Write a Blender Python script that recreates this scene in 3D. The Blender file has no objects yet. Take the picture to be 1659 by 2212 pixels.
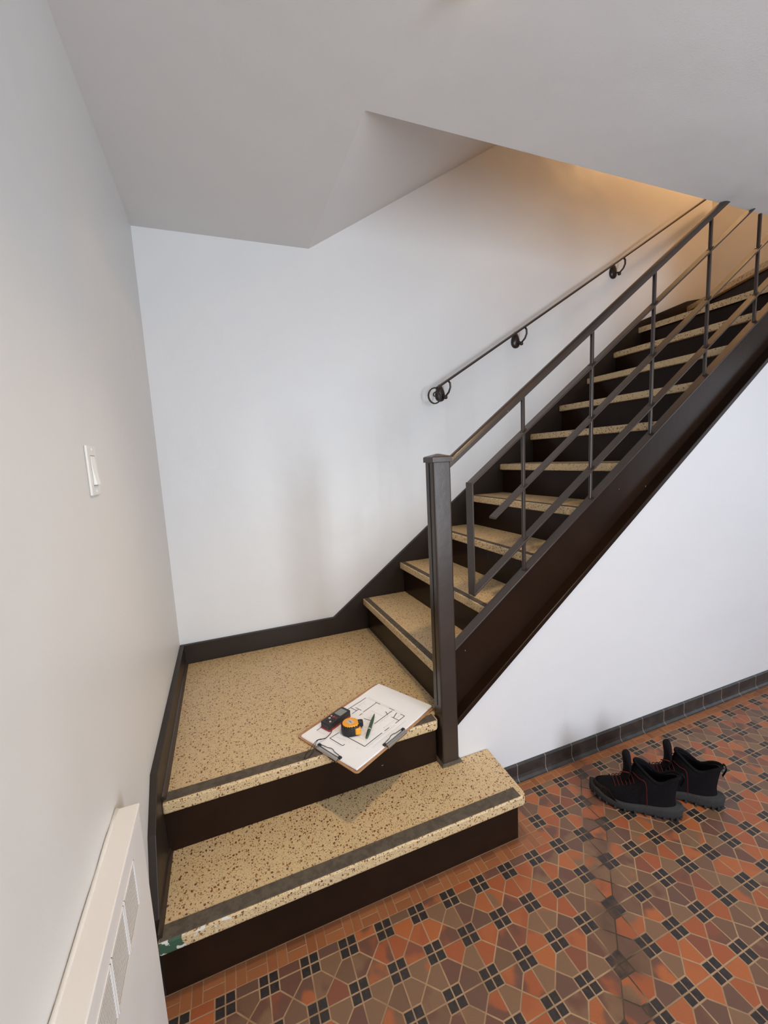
import bpy, bmesh, math, random
from mathutils import Vector, Matrix
random.seed(7)
SC = bpy.context.scene
C = SC.collection

# ------------------------------------------------------------------ camera
CX, CY, CZ = 0.2796, -2.3093, 1.3707
YAW, PIT, ROL, FPX = 0.3647, -0.1278, -0.05, 903.8
cam_d = bpy.data.cameras.new('camera'); cam = bpy.data.objects.new('camera', cam_d); C.objects.link(cam)
cam_d.sensor_fit = 'HORIZONTAL'; cam_d.sensor_width = 36.0; cam_d.lens = FPX/1659*36.0
cam_d.clip_start = 0.02; cam_d.clip_end = 50
_f = Vector((math.sin(YAW)*math.cos(PIT), math.cos(YAW)*math.cos(PIT), math.sin(PIT)))
_r = Vector((math.cos(YAW), -math.sin(YAW), 0)); _u = _r.cross(_f)
_R = math.cos(ROL)*_r + math.sin(ROL)*_u; _U = -math.sin(ROL)*_r + math.cos(ROL)*_u
cam.matrix_world = Matrix((( _R.x,_U.x,-_f.x,CX),(_R.y,_U.y,-_f.y,CY),(_R.z,_U.z,-_f.z,CZ),(0,0,0,1)))
SC.camera = cam

# ------------------------------------------------------------------ light and exposure
SC.view_settings.view_transform = 'Standard'
SC.view_settings.look = 'None'
SC.view_settings.gamma = 1.0
SC.view_settings.use_curve_mapping = False
SC.view_settings.exposure = 0.17
W = bpy.data.worlds.new('world'); SC.world = W; W.use_nodes = True
W.node_tree.nodes['Background'].inputs[0].default_value = (0.75, 0.85, 1.0, 1)
W.node_tree.nodes['Background'].inputs[1].default_value = 1.0

def area(name, loc, target, sx, sy, power, color):
    d = bpy.data.lights.new(name, 'AREA'); d.shape = 'RECTANGLE'; d.size = sx; d.size_y = sy
    d.energy = power; d.color = color
    o = bpy.data.objects.new(name, d); C.objects.link(o); o.location = loc
    o.rotation_euler = (Vector(target)-Vector(loc)).to_track_quat('-Z', 'Y').to_euler()
    return o
def point(name, loc, rad, power, color):
    d = bpy.data.lights.new(name, 'POINT'); d.shadow_soft_size = rad; d.energy = power; d.color = color
    o = bpy.data.objects.new(name, d); C.objects.link(o); o.location = loc
    return o
H = 2.4746            # ceiling height
# daylight through the glazed entrance behind the camera and its side light
area('daylight_entrance', (2.10, -4.28, 1.20), (2.10, 0, 1.20), 0.8, 1.9, 62, (0.84, 0.92, 1.0))
area('daylight_side_window', (0.75, -4.28, 1.35), (0.75, 0, 1.35), 0.7, 1.5, 14, (0.93, 0.96, 1.0))
area('added_right_daylight', (5.18, -2.7, 1.4), (0, -2.7, 1.2), 1.4, 1.5, 5, (0.92, 0.94, 1.0))  # added daylight from an unseen opening, brightens the right-hand floor and wall
# warm lamp bulbs (their housings are built below)
sp = bpy.data.lights.new('hall_lamp_bulb', 'SPOT'); sp.energy = 54; sp.color = (1.0, 0.74, 0.45); sp.shadow_soft_size = 0.045
sp.spot_size = math.radians(118); sp.spot_blend = 1.0
spo = bpy.data.objects.new('hall_lamp_bulb', sp); C.objects.link(spo); spo.location = (0.93, -1.38, H-0.052)
point('upstairs_lamp_bulb', (3.80, -0.60, 4.10), 0.10, 20, (1.0, 0.58, 0.27))

# ------------------------------------------------------------------ material helpers
class NT:
    def __init__(s, name, rough=0.5, spec=0.5):
        s.m = bpy.data.materials.new(name); s.m.use_nodes = True
        s.t = s.m.node_tree; s.b = s.t.nodes['Principled BSDF']
        s.b.inputs['Roughness'].default_value = rough
        s.b.inputs['Specular IOR Level'].default_value = spec
        g = s.t.nodes.new('ShaderNodeTexCoord'); s.obj = g.outputs['Object']
        s.geo = s.t.nodes.new('ShaderNodeNewGeometry').outputs['Position']
    def link(s, a, b): s.t.links.new(a, b)
    def _in(s, sock, v):
        if hasattr(v, 'is_output') or hasattr(v, 'links'): s.link(v, sock)
        else:
            try: sock.default_value = v
            except Exception: sock.default_value = (v, v, v)
    def M(s, op, a, b=0.0, c=0.0):
        n = s.t.nodes.new('ShaderNodeMath'); n.operation = op
        s._in(n.inputs[0], a); s._in(n.inputs[1], b); s._in(n.inputs[2], c)
        return n.outputs[0]
    def V(s, op, a, b=(0, 0, 0)):
        n = s.t.nodes.new('ShaderNodeVectorMath'); n.operation = op
        s._in(n.inputs[0], a)
        if op == 'SCALE': s._in(n.inputs['Scale'], b)
        else: s._in(n.inputs[1], b)
        return n.outputs[0]
    def sep(s, v):
        n = s.t.nodes.new('ShaderNodeSeparateXYZ'); s.link(v, n.inputs[0]); return n.outputs
    def comb(s, x, y, z):
        n = s.t.nodes.new('ShaderNodeCombineXYZ')
        for i, q in enumerate((x, y, z)): s._in(n.inputs[i], q)
        return n.outputs[0]
    def noise(s, v, scale, detail=3, rough=0.5):
        n = s.t.nodes.new('ShaderNodeTexNoise'); s.link(v, n.inputs['Vector'])
        n.inputs['Scale'].default_value = scale; n.inputs['Detail'].default_value = detail
        n.inputs['Roughness'].default_value = rough
        return n.outputs[0]
    def vor(s, v, scale, feature='F1'):
        n = s.t.nodes.new('ShaderNodeTexVoronoi'); n.feature = feature; s.link(v, n.inputs['Vector'])
        n.inputs['Scale'].default_value = scale
        return n.outputs['Distance'], n.outputs['Color']
    def white(s, v):
        n = s.t.nodes.new('ShaderNodeTexWhiteNoise'); n.noise_dimensions = '3D'; s.link(v, n.inputs['Vector'])
        return n.outputs['Value'], n.outputs['Color']
    def ramp(s, f, stops, interp='LINEAR'):
        n = s.t.nodes.new('ShaderNodeValToRGB'); s.link(f, n.inputs[0]); r = n.color_ramp; r.interpolation = interp
        while len(r.elements) < len(stops): r.elements.new(0.5)
        for e, (p, c) in zip(r.elements, stops):
            e.position = p; e.color = (*c, 1) if len(c) == 3 else c
        return n.outputs[0]
    def mix(s, f, a, b):
        n = s.t.nodes.new('ShaderNodeMix'); n.data_type = 'RGBA'
        s._in(n.inputs[0], f)
        for i, q in ((6, a), (7, b)):
            if isinstance(q, tuple): n.inputs[i].default_value = (*q, 1)
            else: s.link(q, n.inputs[i])
        return n.outputs[2]
    def step(s, a, lo, hi):   # smooth 0..1
        n = s.t.nodes.new('ShaderNodeMapRange'); n.interpolation_type = 'SMOOTHSTEP'
        s._in(n.inputs[0], a); n.inputs[1].default_value = lo; n.inputs[2].default_value = hi
        return n.outputs[0]
    def color(s, c):
        if isinstance(c, tuple): s.b.inputs['Base Color'].default_value = (*c, 1)
        else: s.link(c, s.b.inputs['Base Color'])
    def rough(s, r): s._in(s.b.inputs['Roughness'], r)
    def bump(s, h, strength=0.3, dist=0.002):
        n = s.t.nodes.new('ShaderNodeBump'); n.inputs['Strength'].default_value = strength
        n.inputs['Distance'].default_value = dist; s.link(h, n.inputs['Height'])
        s.link(n.outputs[0], s.b.inputs['Normal'])

def simple(name, c, rough=0.5, spec=0.5, metal=0.0, nscale=0, namt=0.0, bump=0.0, bscale=200, bdist=0.001):
    n = NT(name, rough, spec); n.b.inputs['Metallic'].default_value = metal
    if namt:
        k = n.noise(n.obj, nscale, 4)
        f = n.step(k, 0.3, 0.7)
        a = tuple(max(0, x*(1-namt)) for x in c); b = tuple(min(1, x*(1+namt)) for x in c)
        n.color(n.mix(f, a, b))
    else: n.color(c)
    if bump: n.bump(n.noise(n.obj, bscale, 3), bump, bdist)
    return n.m

def wall_mat(name, c, rough, blotch=0.02):
    n = NT(name, rough, 0.4)
    k = n.noise(n.geo, 1.3, 3)
    n.color(n.mix(n.step(k, 0.35, 0.65), tuple(x*(1-blotch) for x in c), c))
    a = n.noise(n.geo, 3.5, 2); b = n.noise(n.geo, 190, 3)
    n.bump(n.M('ADD', n.M('MULTIPLY', a, 1.0), n.M('MULTIPLY', b, 0.05)), 0.35, 0.02)
    return n.m
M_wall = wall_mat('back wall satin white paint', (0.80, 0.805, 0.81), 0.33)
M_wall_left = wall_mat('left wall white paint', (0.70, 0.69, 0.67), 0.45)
M_ceil = wall_mat('ceiling flat white paint', (0.74, 0.73, 0.725), 0.8)
M_up = wall_mat('upper stairwell paint', (0.80, 0.76, 0.70), 0.6)

def brown_mat(name, c, rough, ns=40, spec=0.5):
    n = NT(name, rough, spec)
    k = n.noise(n.geo, 6, 4); k2 = n.noise(n.geo, 300, 2)
    col = n.mix(n.step(k, 0.35, 0.7), c, tuple(x*1.25 for x in c))
    chip = n.M('GREATER_THAN', n.noise(n.geo, ns, 2, 0.7), 0.795)
    n.color(n.mix(chip, col, (0.16, 0.14, 0.12)))
    n.bump(n.M('ADD', n.M('MULTIPLY', n.noise(n.geo, 25, 3), 0.8), n.M('MULTIPLY', k2, 0.2)), 0.3, 0.002)
    return n.m
M_brown = brown_mat('dark brown gloss enamel', (0.017, 0.0085, 0.005), 0.25, 40, 0.13)
M_bar = brown_mat('dark brown enamel on steel bars', (0.030, 0.019, 0.014), 0.30)
M_skirt = brown_mat('worn brown skirting paint', (0.020, 0.013, 0.009), 0.45, 40, 0.35)

def terrazzo():
    n = NT('cream terrazzo with brown chips', 0.42, 0.45)
    w = n.V('ADD', n.geo, n.V('SCALE', n.comb(n.noise(n.geo, 160, 2), n.noise(n.V('ADD', n.geo, (3, 1, 2)), 160, 2), n.noise(n.V('ADD', n.geo, (7, 5, 1)), 160, 2)), 0.006))
    base = n.mix(n.step(n.noise(n.geo, 260, 3), 0.38, 0.62), (0.66, 0.50, 0.275), (0.51, 0.375, 0.20))
    base = n.mix(n.step(n.noise(n.geo, 4, 3), 0.3, 0.7), base, n.mix(0.5, base, (0.60, 0.46, 0.28)))
    col = base
    for sc, thr, pick, stops in ((150, 0.31, 0.42, [(0.0, (0.15, 0.06, 0.02)), (0.5, (0.30, 0.12, 0.03)), (1.0, (0.10, 0.05, 0.03))]),
                                 (260, 0.32, 0.36, [(0.0, (0.16, 0.08, 0.03)), (0.5, (0.10, 0.05, 0.03)), (1.0, (0.30, 0.19, 0.09))]),
                                 (115, 0.40, 0.20, [(0.0, (0.30, 0.12, 0.035)), (0.5, (0.17, 0.065, 0.02)), (1.0, (0.12, 0.06, 0.04))])):
        d, c = n.vor(w, sc)
        r = n.sep(c)
        m = n.M('MULTIPLY', n.M('LESS_THAN', d, thr), n.M('LESS_THAN', r[0], pick))
        col = n.mix(m, col, n.ramp(r[1], stops))
    n.color(col)
    return n, col
_t, _ = terrazzo(); M_terr = _t.m
# worn first step: the same stone with old green and white paint left at its wall end
_t2, _c = terrazzo()
_t2.m.name = 'terrazzo with old green and white paint remains'
_p = _t2.sep(_t2.geo)
_nz = _t2.noise(_t2.geo, 34, 3)
_front = _t2.M('LESS_THAN', _p[1], -1.2335)
_g = _t2.M('MULTIPLY', _front, _t2.M('LESS_THAN', _t2.M('ADD', _p[0], _t2.M('MULTIPLY', _nz, 0.06)), 0.105))
_wm = _t2.M('MULTIPLY', _front, _t2.M('MULTIPLY', _t2.M('GREATER_THAN', _t2.noise(_t2.geo, 42, 2), 0.60), _t2.M('LESS_THAN', _p[0], 0.20)))
_c2 = _t2.mix(_g, _c, (0.045, 0.10, 0.06)); _c2 = _t2.mix(_wm, _c2, (0.62, 0.60, 0.55)); _t2.color(_c2)
M_terr_worn = _t2.m

def strip_mat():
    n = NT('grey-brown grit anti-slip strip', 0.85, 0.3)
    k = n.noise(n.geo, 45, 5, 0.7)
    c = n.mix(n.step(k, 0.35, 0.65), (0.075, 0.060, 0.045), (0.115, 0.095, 0.072))
    sp = n.M('GREATER_THAN', n.noise(n.geo, 70, 2, 0.6), 0.76)
    n.color(n.mix(sp, c, (0.30, 0.27, 0.22)))
    n.bump(n.noise(n.geo, 700, 2), 0.5, 0.001)
    return n.m
M_strip = strip_mat()

def floor_mat():
    n = NT('quarry tile mosaic floor', 0.5, 0.4)
    PX, P = 0.1643, 0.10935
    PY = -1.2950
    S = 0.0255/P; G = 0.0013/P
    p = n.sep(n.geo)
    X = n.M('DIVIDE', n.M('SUBTRACT', p[0], PX), P)
    Y = n.M('DIVIDE', n.M('SUBTRACT', p[1], PY), P)
    ix = n.M('ROUND', X); iy = n.M('ROUND', Y)
    u = n.M('SUBTRACT', X, ix); v = n.M('SUBTRACT', Y, iy)
    au = n.M('ABSOLUTE', u); av = n.M('ABSOLUTE', v)
    insq = n.M('LESS_THAN', n.M('MAXIMUM', au, av), S)
    hor = n.M('GREATER_THAN', au, av)
    def sel(c, a, b):    # c ? a : b
        return n.M('ADD', n.M('MULTIPLY', c, a), n.M('MULTIPLY', n.M('SUBTRACT', 1.0, c), b))
    kx = sel(hor, n.M('FLOOR', X), ix)
    ky = sel(hor, iy, n.M('FLOOR', Y))
    sg = sel(hor, n.M('SIGN', v), n.M('SIGN', u))
    key = n.comb(n.M('ADD', kx, n.M('MULTIPLY', hor, 0.37)), ky, sg)
    rv, rc = n.white(key)
    # grout distance (in pitch units)
    d_mid = n.M('MINIMUM', au, av)
    d_sq = n.M('ABSOLUTE', n.M('SUBTRACT', n.M('MAXIMUM', au, av), S))
    d_diag = n.M('MULTIPLY', n.M('ABSOLUTE', n.M('SUBTRACT', au, av)), 0.707)
    isdiag = n.M('GREATER_THAN', d_mid, n.M('SUBTRACT', S, 0.0))
    d_sq2 = n.M('ADD', d_sq, n.M('MULTIPLY', n.M('GREATER_THAN', d_mid, S), 10))
    d_diag2 = n.M('ADD', d_diag, n.M('MULTIPLY', n.M('SUBTRACT', 1.0, isdiag), 10))
    dg = n.M('MINIMUM', n.M('MINIMUM', d_mid, d_sq2), d_diag2)
    wob = n.M('MULTIPLY', n.M('SUBTRACT', n.noise(n.geo, 60, 2), 0.5), 0.010)
    grout = n.M('SUBTRACT', 1.0, n.step(n.M('ADD', dg, wob), G*0.8, G*2.0))
    # tile colours: orange-red, tan and mauve brown, some flashed from one to the other
    tile = n.ramp(rv, [(0.0, (0.185, 0.105, 0.060)), (0.16, (0.150, 0.082, 0.050)), (0.30, (0.125, 0.066, 0.047)),
                       (0.42, (0.19, 0.108, 0.062)), (0.54, (0.30, 0.085, 0.034)), (0.78, (0.36, 0.110, 0.038)), (0.90, (0.20, 0.068, 0.040))], 'CONSTANT')
    rcs = n.sep(rc)
    fl = n.M('MULTIPLY', n.step(n.M('ADD', n.noise(n.V('ADD', n.V('SCALE', key, 3.1), n.geo), 11, 2), n.M('MULTIPLY', rcs[0], 0.1)), 0.5, 0.62), n.M('GREATER_THAN', rcs[1], 0.45))
    tile = n.mix(fl, tile, n.mix(n.M('GREATER_THAN', rcs[2], 0.55), (0.13, 0.060, 0.042), (0.33, 0.100, 0.038)))
    black = n.mix(n.step(n.noise(n.geo, 90, 3), 0.3, 0.7), (0.020, 0.017, 0.018), (0.034, 0.028, 0.029))
    body = n.mix(insq, tile, black)
    # brick border beside the step and along the wall
    T = PY+0.0255; Wy = PY+2*P+0.0255; XE = 1.2315
    by = n.M('MULTIPLY', n.M('GREATER_THAN', p[1], T), n.M('LESS_THAN', p[0], XE))
    by2 = n.M('GREATER_THAN', p[1], Wy)
    border = n.M('MAXIMUM', by, by2)
    # parquet: per pitch two upright bricks then two lying bricks
    fx = n.M('FRACT', n.M('ADD', X, 0.0)); lying = n.M('GREATER_THAN', fx, 0.5)
    Yb = sel(by2, n.M('DIVIDE', n.M('SUBTRACT', p[1], Wy), P), n.M('DIVIDE', n.M('SUBTRACT', p[1], T), P))
    fy = n.M('FRACT', n.M('DIVIDE', Yb, 0.5)); fx2 = n.M('FRACT', n.M('MULTIPLY', X, 2.0))
    ex = n.M('MINIMUM', fx2, n.M('SUBTRACT', 1.0, fx2)); ey = n.M('MINIMUM', fy, n.M('SUBTRACT', 1.0, fy))
    mx = n.M('ABSOLUTE', n.M('SUBTRACT', fx2, 0.5)); my = n.M('ABSOLUTE', n.M('SUBTRACT', fy, 0.5))
    db = n.M('MULTIPLY', n.M('MINIMUM', n.M('MINIMUM', ex, ey), sel(lying, my, mx)), 0.5)
    gb = n.M('SUBTRACT', 1.0, n.step(n.M('ADD', db, wob), G*0.5, G*1.5))
    bk = n.comb(n.M('FLOOR', n.M('MULTIPLY', X, 2.0)), n.M('FLOOR', n.M('DIVIDE', Yb, 0.5)), n.M('GREATER_THAN', sel(lying, fy, fx2), 0.5))
    bv, _ = n.white(bk)
    brick = n.ramp(bv, [(0.0, (0.26, 0.092, 0.036)), (0.5, (0.32, 0.120, 0.048)), (1.0, (0.22, 0.08, 0.034))])
    body = n.mix(border, body, brick)
    grout = sel(border, n.M('MULTIPLY', gb, 0.8), grout)
    # relaid, dirty diagonal band with dark joints
    dl = n.M('ADD', n.M('MULTIPLY', n.M('SUBTRACT', p[0], 1.416), -0.78), n.M('MULTIPLY', n.M('SUBTRACT', p[1], -1.312), 0.62))
    band = n.M('SUBTRACT', 1.0, n.step(n.M('ADD', n.M('ABSOLUTE', dl), n.M('MULTIPLY', n.noise(n.geo, 7, 2), 0.12)), 0.075, 0.125))
    band = n.M('MULTIPLY', band, n.M('GREATER_THAN', p[1], -1.75))
    joint = n.mix(band, n.mix(n.step(n.noise(n.geo, 12, 3), 0.35, 0.65), (0.36, 0.235, 0.135), (0.27, 0.165, 0.09)), (0.055, 0.035, 0.022))
    body = n.mix(n.M('MULTIPLY', band, n.step(n.noise(n.geo, 18, 3), 0.35, 0.8)), body, (0.10, 0.055, 0.035))
    body = n.mix(n.M('MULTIPLY', n.step(n.noise(n.geo, 400, 2), 0.5, 0.75), 0.25), body, (0.06, 0.035, 0.025))
    n.color(n.mix(grout, body, joint))
    n.rough(n.M('ADD', 0.42, n.M('MULTIPLY', grout, 0.4)))
    n.bump(n.M('ADD', n.M('MULTIPLY', grout, -1.0), n.M('MULTIPLY', n.noise(n.geo, 150, 3), 0.5)), 0.4, 0.0012)
    return n.m
M_floor = floor_mat()

# ------------------------------------------------------------------ mesh helpers
class MB:
    def __init__(s): s.bm = bmesh.new()
    def box(s, x0, x1, y0, y1, z0, z1):
        v = [s.bm.verts.new(q) for q in ((x0,y0,z0),(x1,y0,z0),(x1,y1,z0),(x0,y1,z0),(x0,y0,z1),(x1,y0,z1),(x1,y1,z1),(x0,y1,z1))]
        for f in ((0,3,2,1),(4,5,6,7),(0,1,5,4),(1,2,6,5),(2,3,7,6),(3,0,4,7)): s.bm.faces.new([v[i] for i in f])
        return v
    def prism(s, pts, a, b, axis='y'):
        """polygon pts (2D) extruded along an axis from a to b"""
        def P(p, t):
            return (p[0], t, p[1]) if axis == 'y' else (t, p[0], p[1]) if axis == 'x' else (p[0], p[1], t)
        A = [s.bm.verts.new(P(p, a)) for p in pts]; B = [s.bm.verts.new(P(p, b)) for p in pts]
        s.bm.faces.new(A); s.bm.faces.new(B[::-1])
        n = len(pts)
        for i in range(n): s.bm.faces.new((A[i], A[(i+1) % n], B[(i+1) % n], B[i]))
    def tube(s, path, r, n=10, caps=True, sq=(1, 1)):
        path = [Vector(p) for p in path]; rings = []
        up = None
        for i, p in enumerate(path):
            d = (path[min(i+1, len(path)-1)]-path[max(i-1, 0)]).normalized()
            if up is None:
                up = Vector((0, 0, 1)) if abs(d.z) < 0.95 else Vector((0, 1, 0))
            a = d.cross(up)
            if a.length < 1e-4: a = d.cross(Vector((1, 0, 0)))
            a.normalize(); b = a.cross(d).normalized(); up = b
            rr = r[i] if isinstance(r, (list, tuple)) else r
            rings.append([s.bm.verts.new(p + (a*math.cos(t)*sq[0] + b*math.sin(t)*sq[1])*rr) for t in [2*math.pi*k/n for k in range(n)]])
        for A, B in zip(rings, rings[1:]):
            for k in range(n): s.bm.faces.new((A[k], A[(k+1) % n], B[(k+1) % n], B[k]))
        if caps: s.bm.faces.new(rings[0][::-1]); s.bm.faces.new(rings[-1])
    def rings(s, R, cap0=True, cap1=True):
        V = [[s.bm.verts.new(p) for p in r] for r in R]; n = len(V[0])
        for A, B in zip(V, V[1:]):
            for k in range(n): s.bm.faces.new((A[k], A[(k+1) % n], B[(k+1) % n], B[k]))
        if cap0: s.bm.faces.new(V[0][::-1])
        if cap1: s.bm.faces.new(V[-1])
    def lathe(s, prof, c=(0, 0, 0), n=24):
        s.rings([[(c[0]+r*math.cos(2*math.pi*k/n), c[1]+r*math.sin(2*math.pi*k/n), c[2]+z) for k in range(n)] for r, z in prof])
    def build(s, name, mat, parent=None, bevel=0.0, smooth=False, seg=2, subsurf=0, mw=None):
        bmesh.ops.recalc_face_normals(s.bm, faces=s.bm.faces)
        me = bpy.data.meshes.new(name); s.bm.to_mesh(me); s.bm.free()
        me.materials.append(mat)
        if smooth:
            for f in me.polygons: f.use_smooth = True
        o = bpy.data.objects.new(name, me); C.objects.link(o)
        if bevel:
            m = o.modifiers.new('bevel', 'BEVEL'); m.width = bevel; m.segments = seg; m.limit_method = 'ANGLE'; m.angle_limit = math.radians(35)
        if subsurf:
            m = o.modifiers.new('sub', 'SUBSURF'); m.levels = subsurf; m.render_levels = subsurf
        if parent: o.parent = parent
        if mw is not None: o.matrix_local = mw
        return o
def thing(name, label, cat, loc=(0, 0, 0), rz=0, group=None):
    o = bpy.data.objects.new(name, None); C.objects.link(o); o.empty_display_size = 0.05
    o.location = loc; o.rotation_euler = (0, 0, rz); o['label'] = label; o['category'] = cat
    if group: o['group'] = group
    return o
def tag(o, label, cat, group=None):
    o['label'] = label; o['category'] = cat
    if group: o['group'] = group
    return o
def struct(o, label=None):
    o['kind'] = 'structure'
    if label: o['label'] = label
    return o

# ------------------------------------------------------------------ room shell
r = 0.185; X3 = 0.9916; T = 0.2463; SL = r/T
XR, YB = 5.2, -4.3
m = MB(); m.box(-0.1, XR+0.1, YB-0.1, 0.1, -0.1, 0.0); struct(m.build('floor', M_floor), 'terracotta mosaic tile floor with small black squares')
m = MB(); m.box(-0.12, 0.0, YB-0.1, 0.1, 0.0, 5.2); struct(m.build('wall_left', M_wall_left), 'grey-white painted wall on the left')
m = MB(); m.box(0.0, 4.1, 0.0, 0.12, 0.0, 5.2); struct(m.build('wall_back', M_wall), 'white painted wall behind the stairs')
m = MB(); m.box(3.99, 4.1, -0.919, 0.0, 0.0, 5.2); struct(m.build('wall_far', M_up))
# under-stair wall: top follows the stringer
WY = -0.985
ZSL = 0.777
zb = lambda x: 0.351 + (x-1.05)*ZSL
m = MB(); m.prism([(0.99, 0.0), (XR, 0.0), (XR, H), (1.05+(H-0.351)/ZSL, H), (1.05, zb(1.05)), (0.99, zb(1.05))], WY, WY+0.06)
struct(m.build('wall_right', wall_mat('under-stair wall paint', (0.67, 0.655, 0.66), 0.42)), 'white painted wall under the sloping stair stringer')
m = MB(); m.box(XR, XR+0.1, YB, WY, 0.0, 0.7); m.box(XR, XR+0.1, YB, WY, 2.15, H)
m.box(XR, XR+0.1, YB, -3.4, 0.7, 2.15); m.box(XR, XR+0.1, -2.0, WY, 0.7, 2.15)
struct(m.build('wall_side', M_wall))
# rear wall with entrance opening and side light
m = MB()
for a in ((0.0, 0.4, 0, H), (0.4, 1.1, 0, 0.6), (0.4, 1.1, 2.1, H), (1.1, 1.55, 0, H), (1.55, 2.55, 2.2, H), (2.55, XR, 0, H)):
    m.box(a[0], a[1], YB-0.1, YB, a[2], a[3])
struct(m.build('wall_rear', M_wall))
# ceilings
m = MB(); m.prism([(0.0, -0.919), (0.0, 0.0), (0.814, 0.0), (0.814, -0.919), (XR, -0.919), (XR, YB), (0.0, YB)], H, H+0.30, 'z')
struct(m.build('ceiling', M_ceil), 'white ceiling over the hall and landing')
SO = 0.612
m = MB(); m.prism([(0.814, H+0.0005), (3.99, H+(3.99-0.814)*SO), (3.99, H+(3.99-0.814)*SO+0.2), (0.814, H+0.29)], -0.9185, 0.0)
struct(m.build('ceiling_soffit', M_ceil), 'sloping white soffit above the stairs')
m = MB(); m.box(0.814, 4.1, -2.6, 0.1, 4.75, 4.9); struct(m.build('ceiling_upper', M_ceil))
m = MB(); m.box(0.7, 4.1, -2.7, -2.6, 2.7746, 4.9); struct(m.build('wall_upper', M_up))
m = MB(); m.box(4.0, 4.1, -2.6, -0.9195, 2.7746, 4.9); m.box(0.7, 0.814, -2.6, 0.0, 2.7746, 4.9); struct(m.build('wall_upper_side', M_up))
# tiled cove base along the under-stair wall
def tile_base_mat():
    n = NT('black-brown glazed base tiles', 0.35, 0.5)
    p = n.sep(n.geo)
    fx = n.M('FRACT', n.M('DIVIDE', n.M('SUBTRACT', p[0], 1.322), 0.1473))
    e = n.M('MULTIPLY', n.M('MINIMUM', fx, n.M('SUBTRACT', 1.0, fx)), 0.1473)
    g = n.M('LESS_THAN', e, 0.0016)
    c = n.mix(n.step(n.noise(n.geo, 20, 3), 0.35, 0.7), (0.022, 0.019, 0.018), (0.040, 0.034, 0.031))
    n.color(n.mix(g, c, (0.20, 0.17, 0.14))); n.bump(n.M('MULTIPLY', g, -1.0), 0.5, 0.001)
    return n.m
m = MB(); m.prism([(-0.984, 0.0), (-0.984, 0.070), (-0.992, 0.070), (-0.996, 0.066), (-0.996, 0.022), (-0.999, 0.010), (-1.006, 0.002), (-1.012, 0.0)], 1.10, XR, 'x')
struct(m.build('baseboard_right', tile_base_mat(), smooth=False), 'black glazed cove tile skirting along the under-stair wall')

# ------------------------------------------------------------------ staircase
ST = thing('staircase', 'terrazzo-tread staircase with dark brown risers and stringers turning up from a landing', 'staircase', (0.5, -0.6, 0))
def local(o, parent):            # keep world coordinates while parenting
    o.parent = parent; o.matrix_parent_inverse = parent.matrix_basis.inverted() if parent.parent is None else Matrix.Identity(4)
    return o
bpy.context.view_layer.update()
def part(mb, name, mat, parent, root=ST, **k):
    o = mb.build(name, mat, None, **k)
    o.parent = parent
    if parent is root: o.matrix_parent_inverse = Matrix.Translation(-Vector(root.location))
    return o
TH = 0.038; SX = 0.021
YN1, YN2 = -1.238, -0.988
# first step, wraps past the newel
m = MB(); m.prism([(SX, YN1), (1.158, YN1), (1.169, YN1+0.010), (1.183, WY), (0.99, WY), (0.99, -0.955), (SX, -0.955)], r-TH, r, 'z')
t1 = part(m, 'tread', M_terr_worn, ST, bevel=0.006)
t1['label'] = 'lowest tread with remains of green and white paint'
m = MB(); m.box(SX+0.004, 1.145, YN1+0.004, YN1+0.045, r-0.002, r+0.0016); part(m, 'grip_strip', M_strip, t1, bevel=0.0008)
m = MB(); m.prism([(SX, -1.213), (1.150, -1.213), (1.166, WY), (SX, WY)], 0.0, r-TH, 'z'); part(m, 'riser', M_brown, ST, bevel=0.001)
# landing
m = MB(); m.prism([(SX, YN2), (0.955, YN2), (0.966, YN2+0.012), (0.966, -0.94), (1.02, -0.94), (1.02, -SX), (SX, -SX)], 2*r-TH, 2*r, 'z')
t2 = part(m, 'landing_slab', M_terr, ST, bevel=0.006)
m = MB(); m.box(SX+0.004, 0.958, YN2+0.006, YN2+0.046, 2*r-0.002, 2*r+0.0016); part(m, 'grip_strip', M_strip, t2, bevel=0.0008)
m = MB(); m.box(SX, 0.962, -0.965, -0.90, r, 2*r-TH); part(m, 'riser', M_brown, ST, bevel=0.001)
# the straight flight
YO = -0.905            # inner face of outer stringer
for k in range(3, 13):
    x = X3+(k-3)*T
    z = k*r
    m = MB(); m.box(x, x+T+0.03, YO-(0.03 if k == 3 else 0.0), -SX, z-TH, z)
    t = part(m, 'tread', M_terr, ST, bevel=0.005)
    m = MB(); m.box(x+0.006, x+0.034, YO+0.004, -SX-0.006, z-0.002, z+0.0016); part(m, 'grip_strip', M_strip, t, bevel=0.0008)
    m = MB(); m.box(x+0.024, x+0.034, YO-(0.03 if k == 3 else 0.0), -SX, (k-1)*r-0.001, z-TH); part(m, 'riser', M_brown, ST)
# winder at the top, its nosing swings towards the outer side
m = MB(); m.prism([(3.715, -SX), (3.25, -0.92), (3.99, -0.92), (3.99, -SX)], 13*r-TH, 13*r, 'z'); t = part(m, 'tread', M_terr, ST, bevel=0.004)
m = MB(); m.prism([(3.745, -SX), (3.28, -0.92), (3.31, -0.92), (3.775, -SX)], 12*r-0.001, 13*r-TH, 'z'); part(m, 'riser', M_brown, ST)
m = MB(); m.box(3.208, 3.99, -0.92, -SX, 12*r-TH, 12*r-0.001); part(m, 'tread', M_terr, ST)
m = MB(); m.prism([(3.99, -0.40), (3.3, -0.92), (3.99, -0.92)], 13*r, 14*r, 'z'); part(m, 'riser', M_brown, ST)
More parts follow.
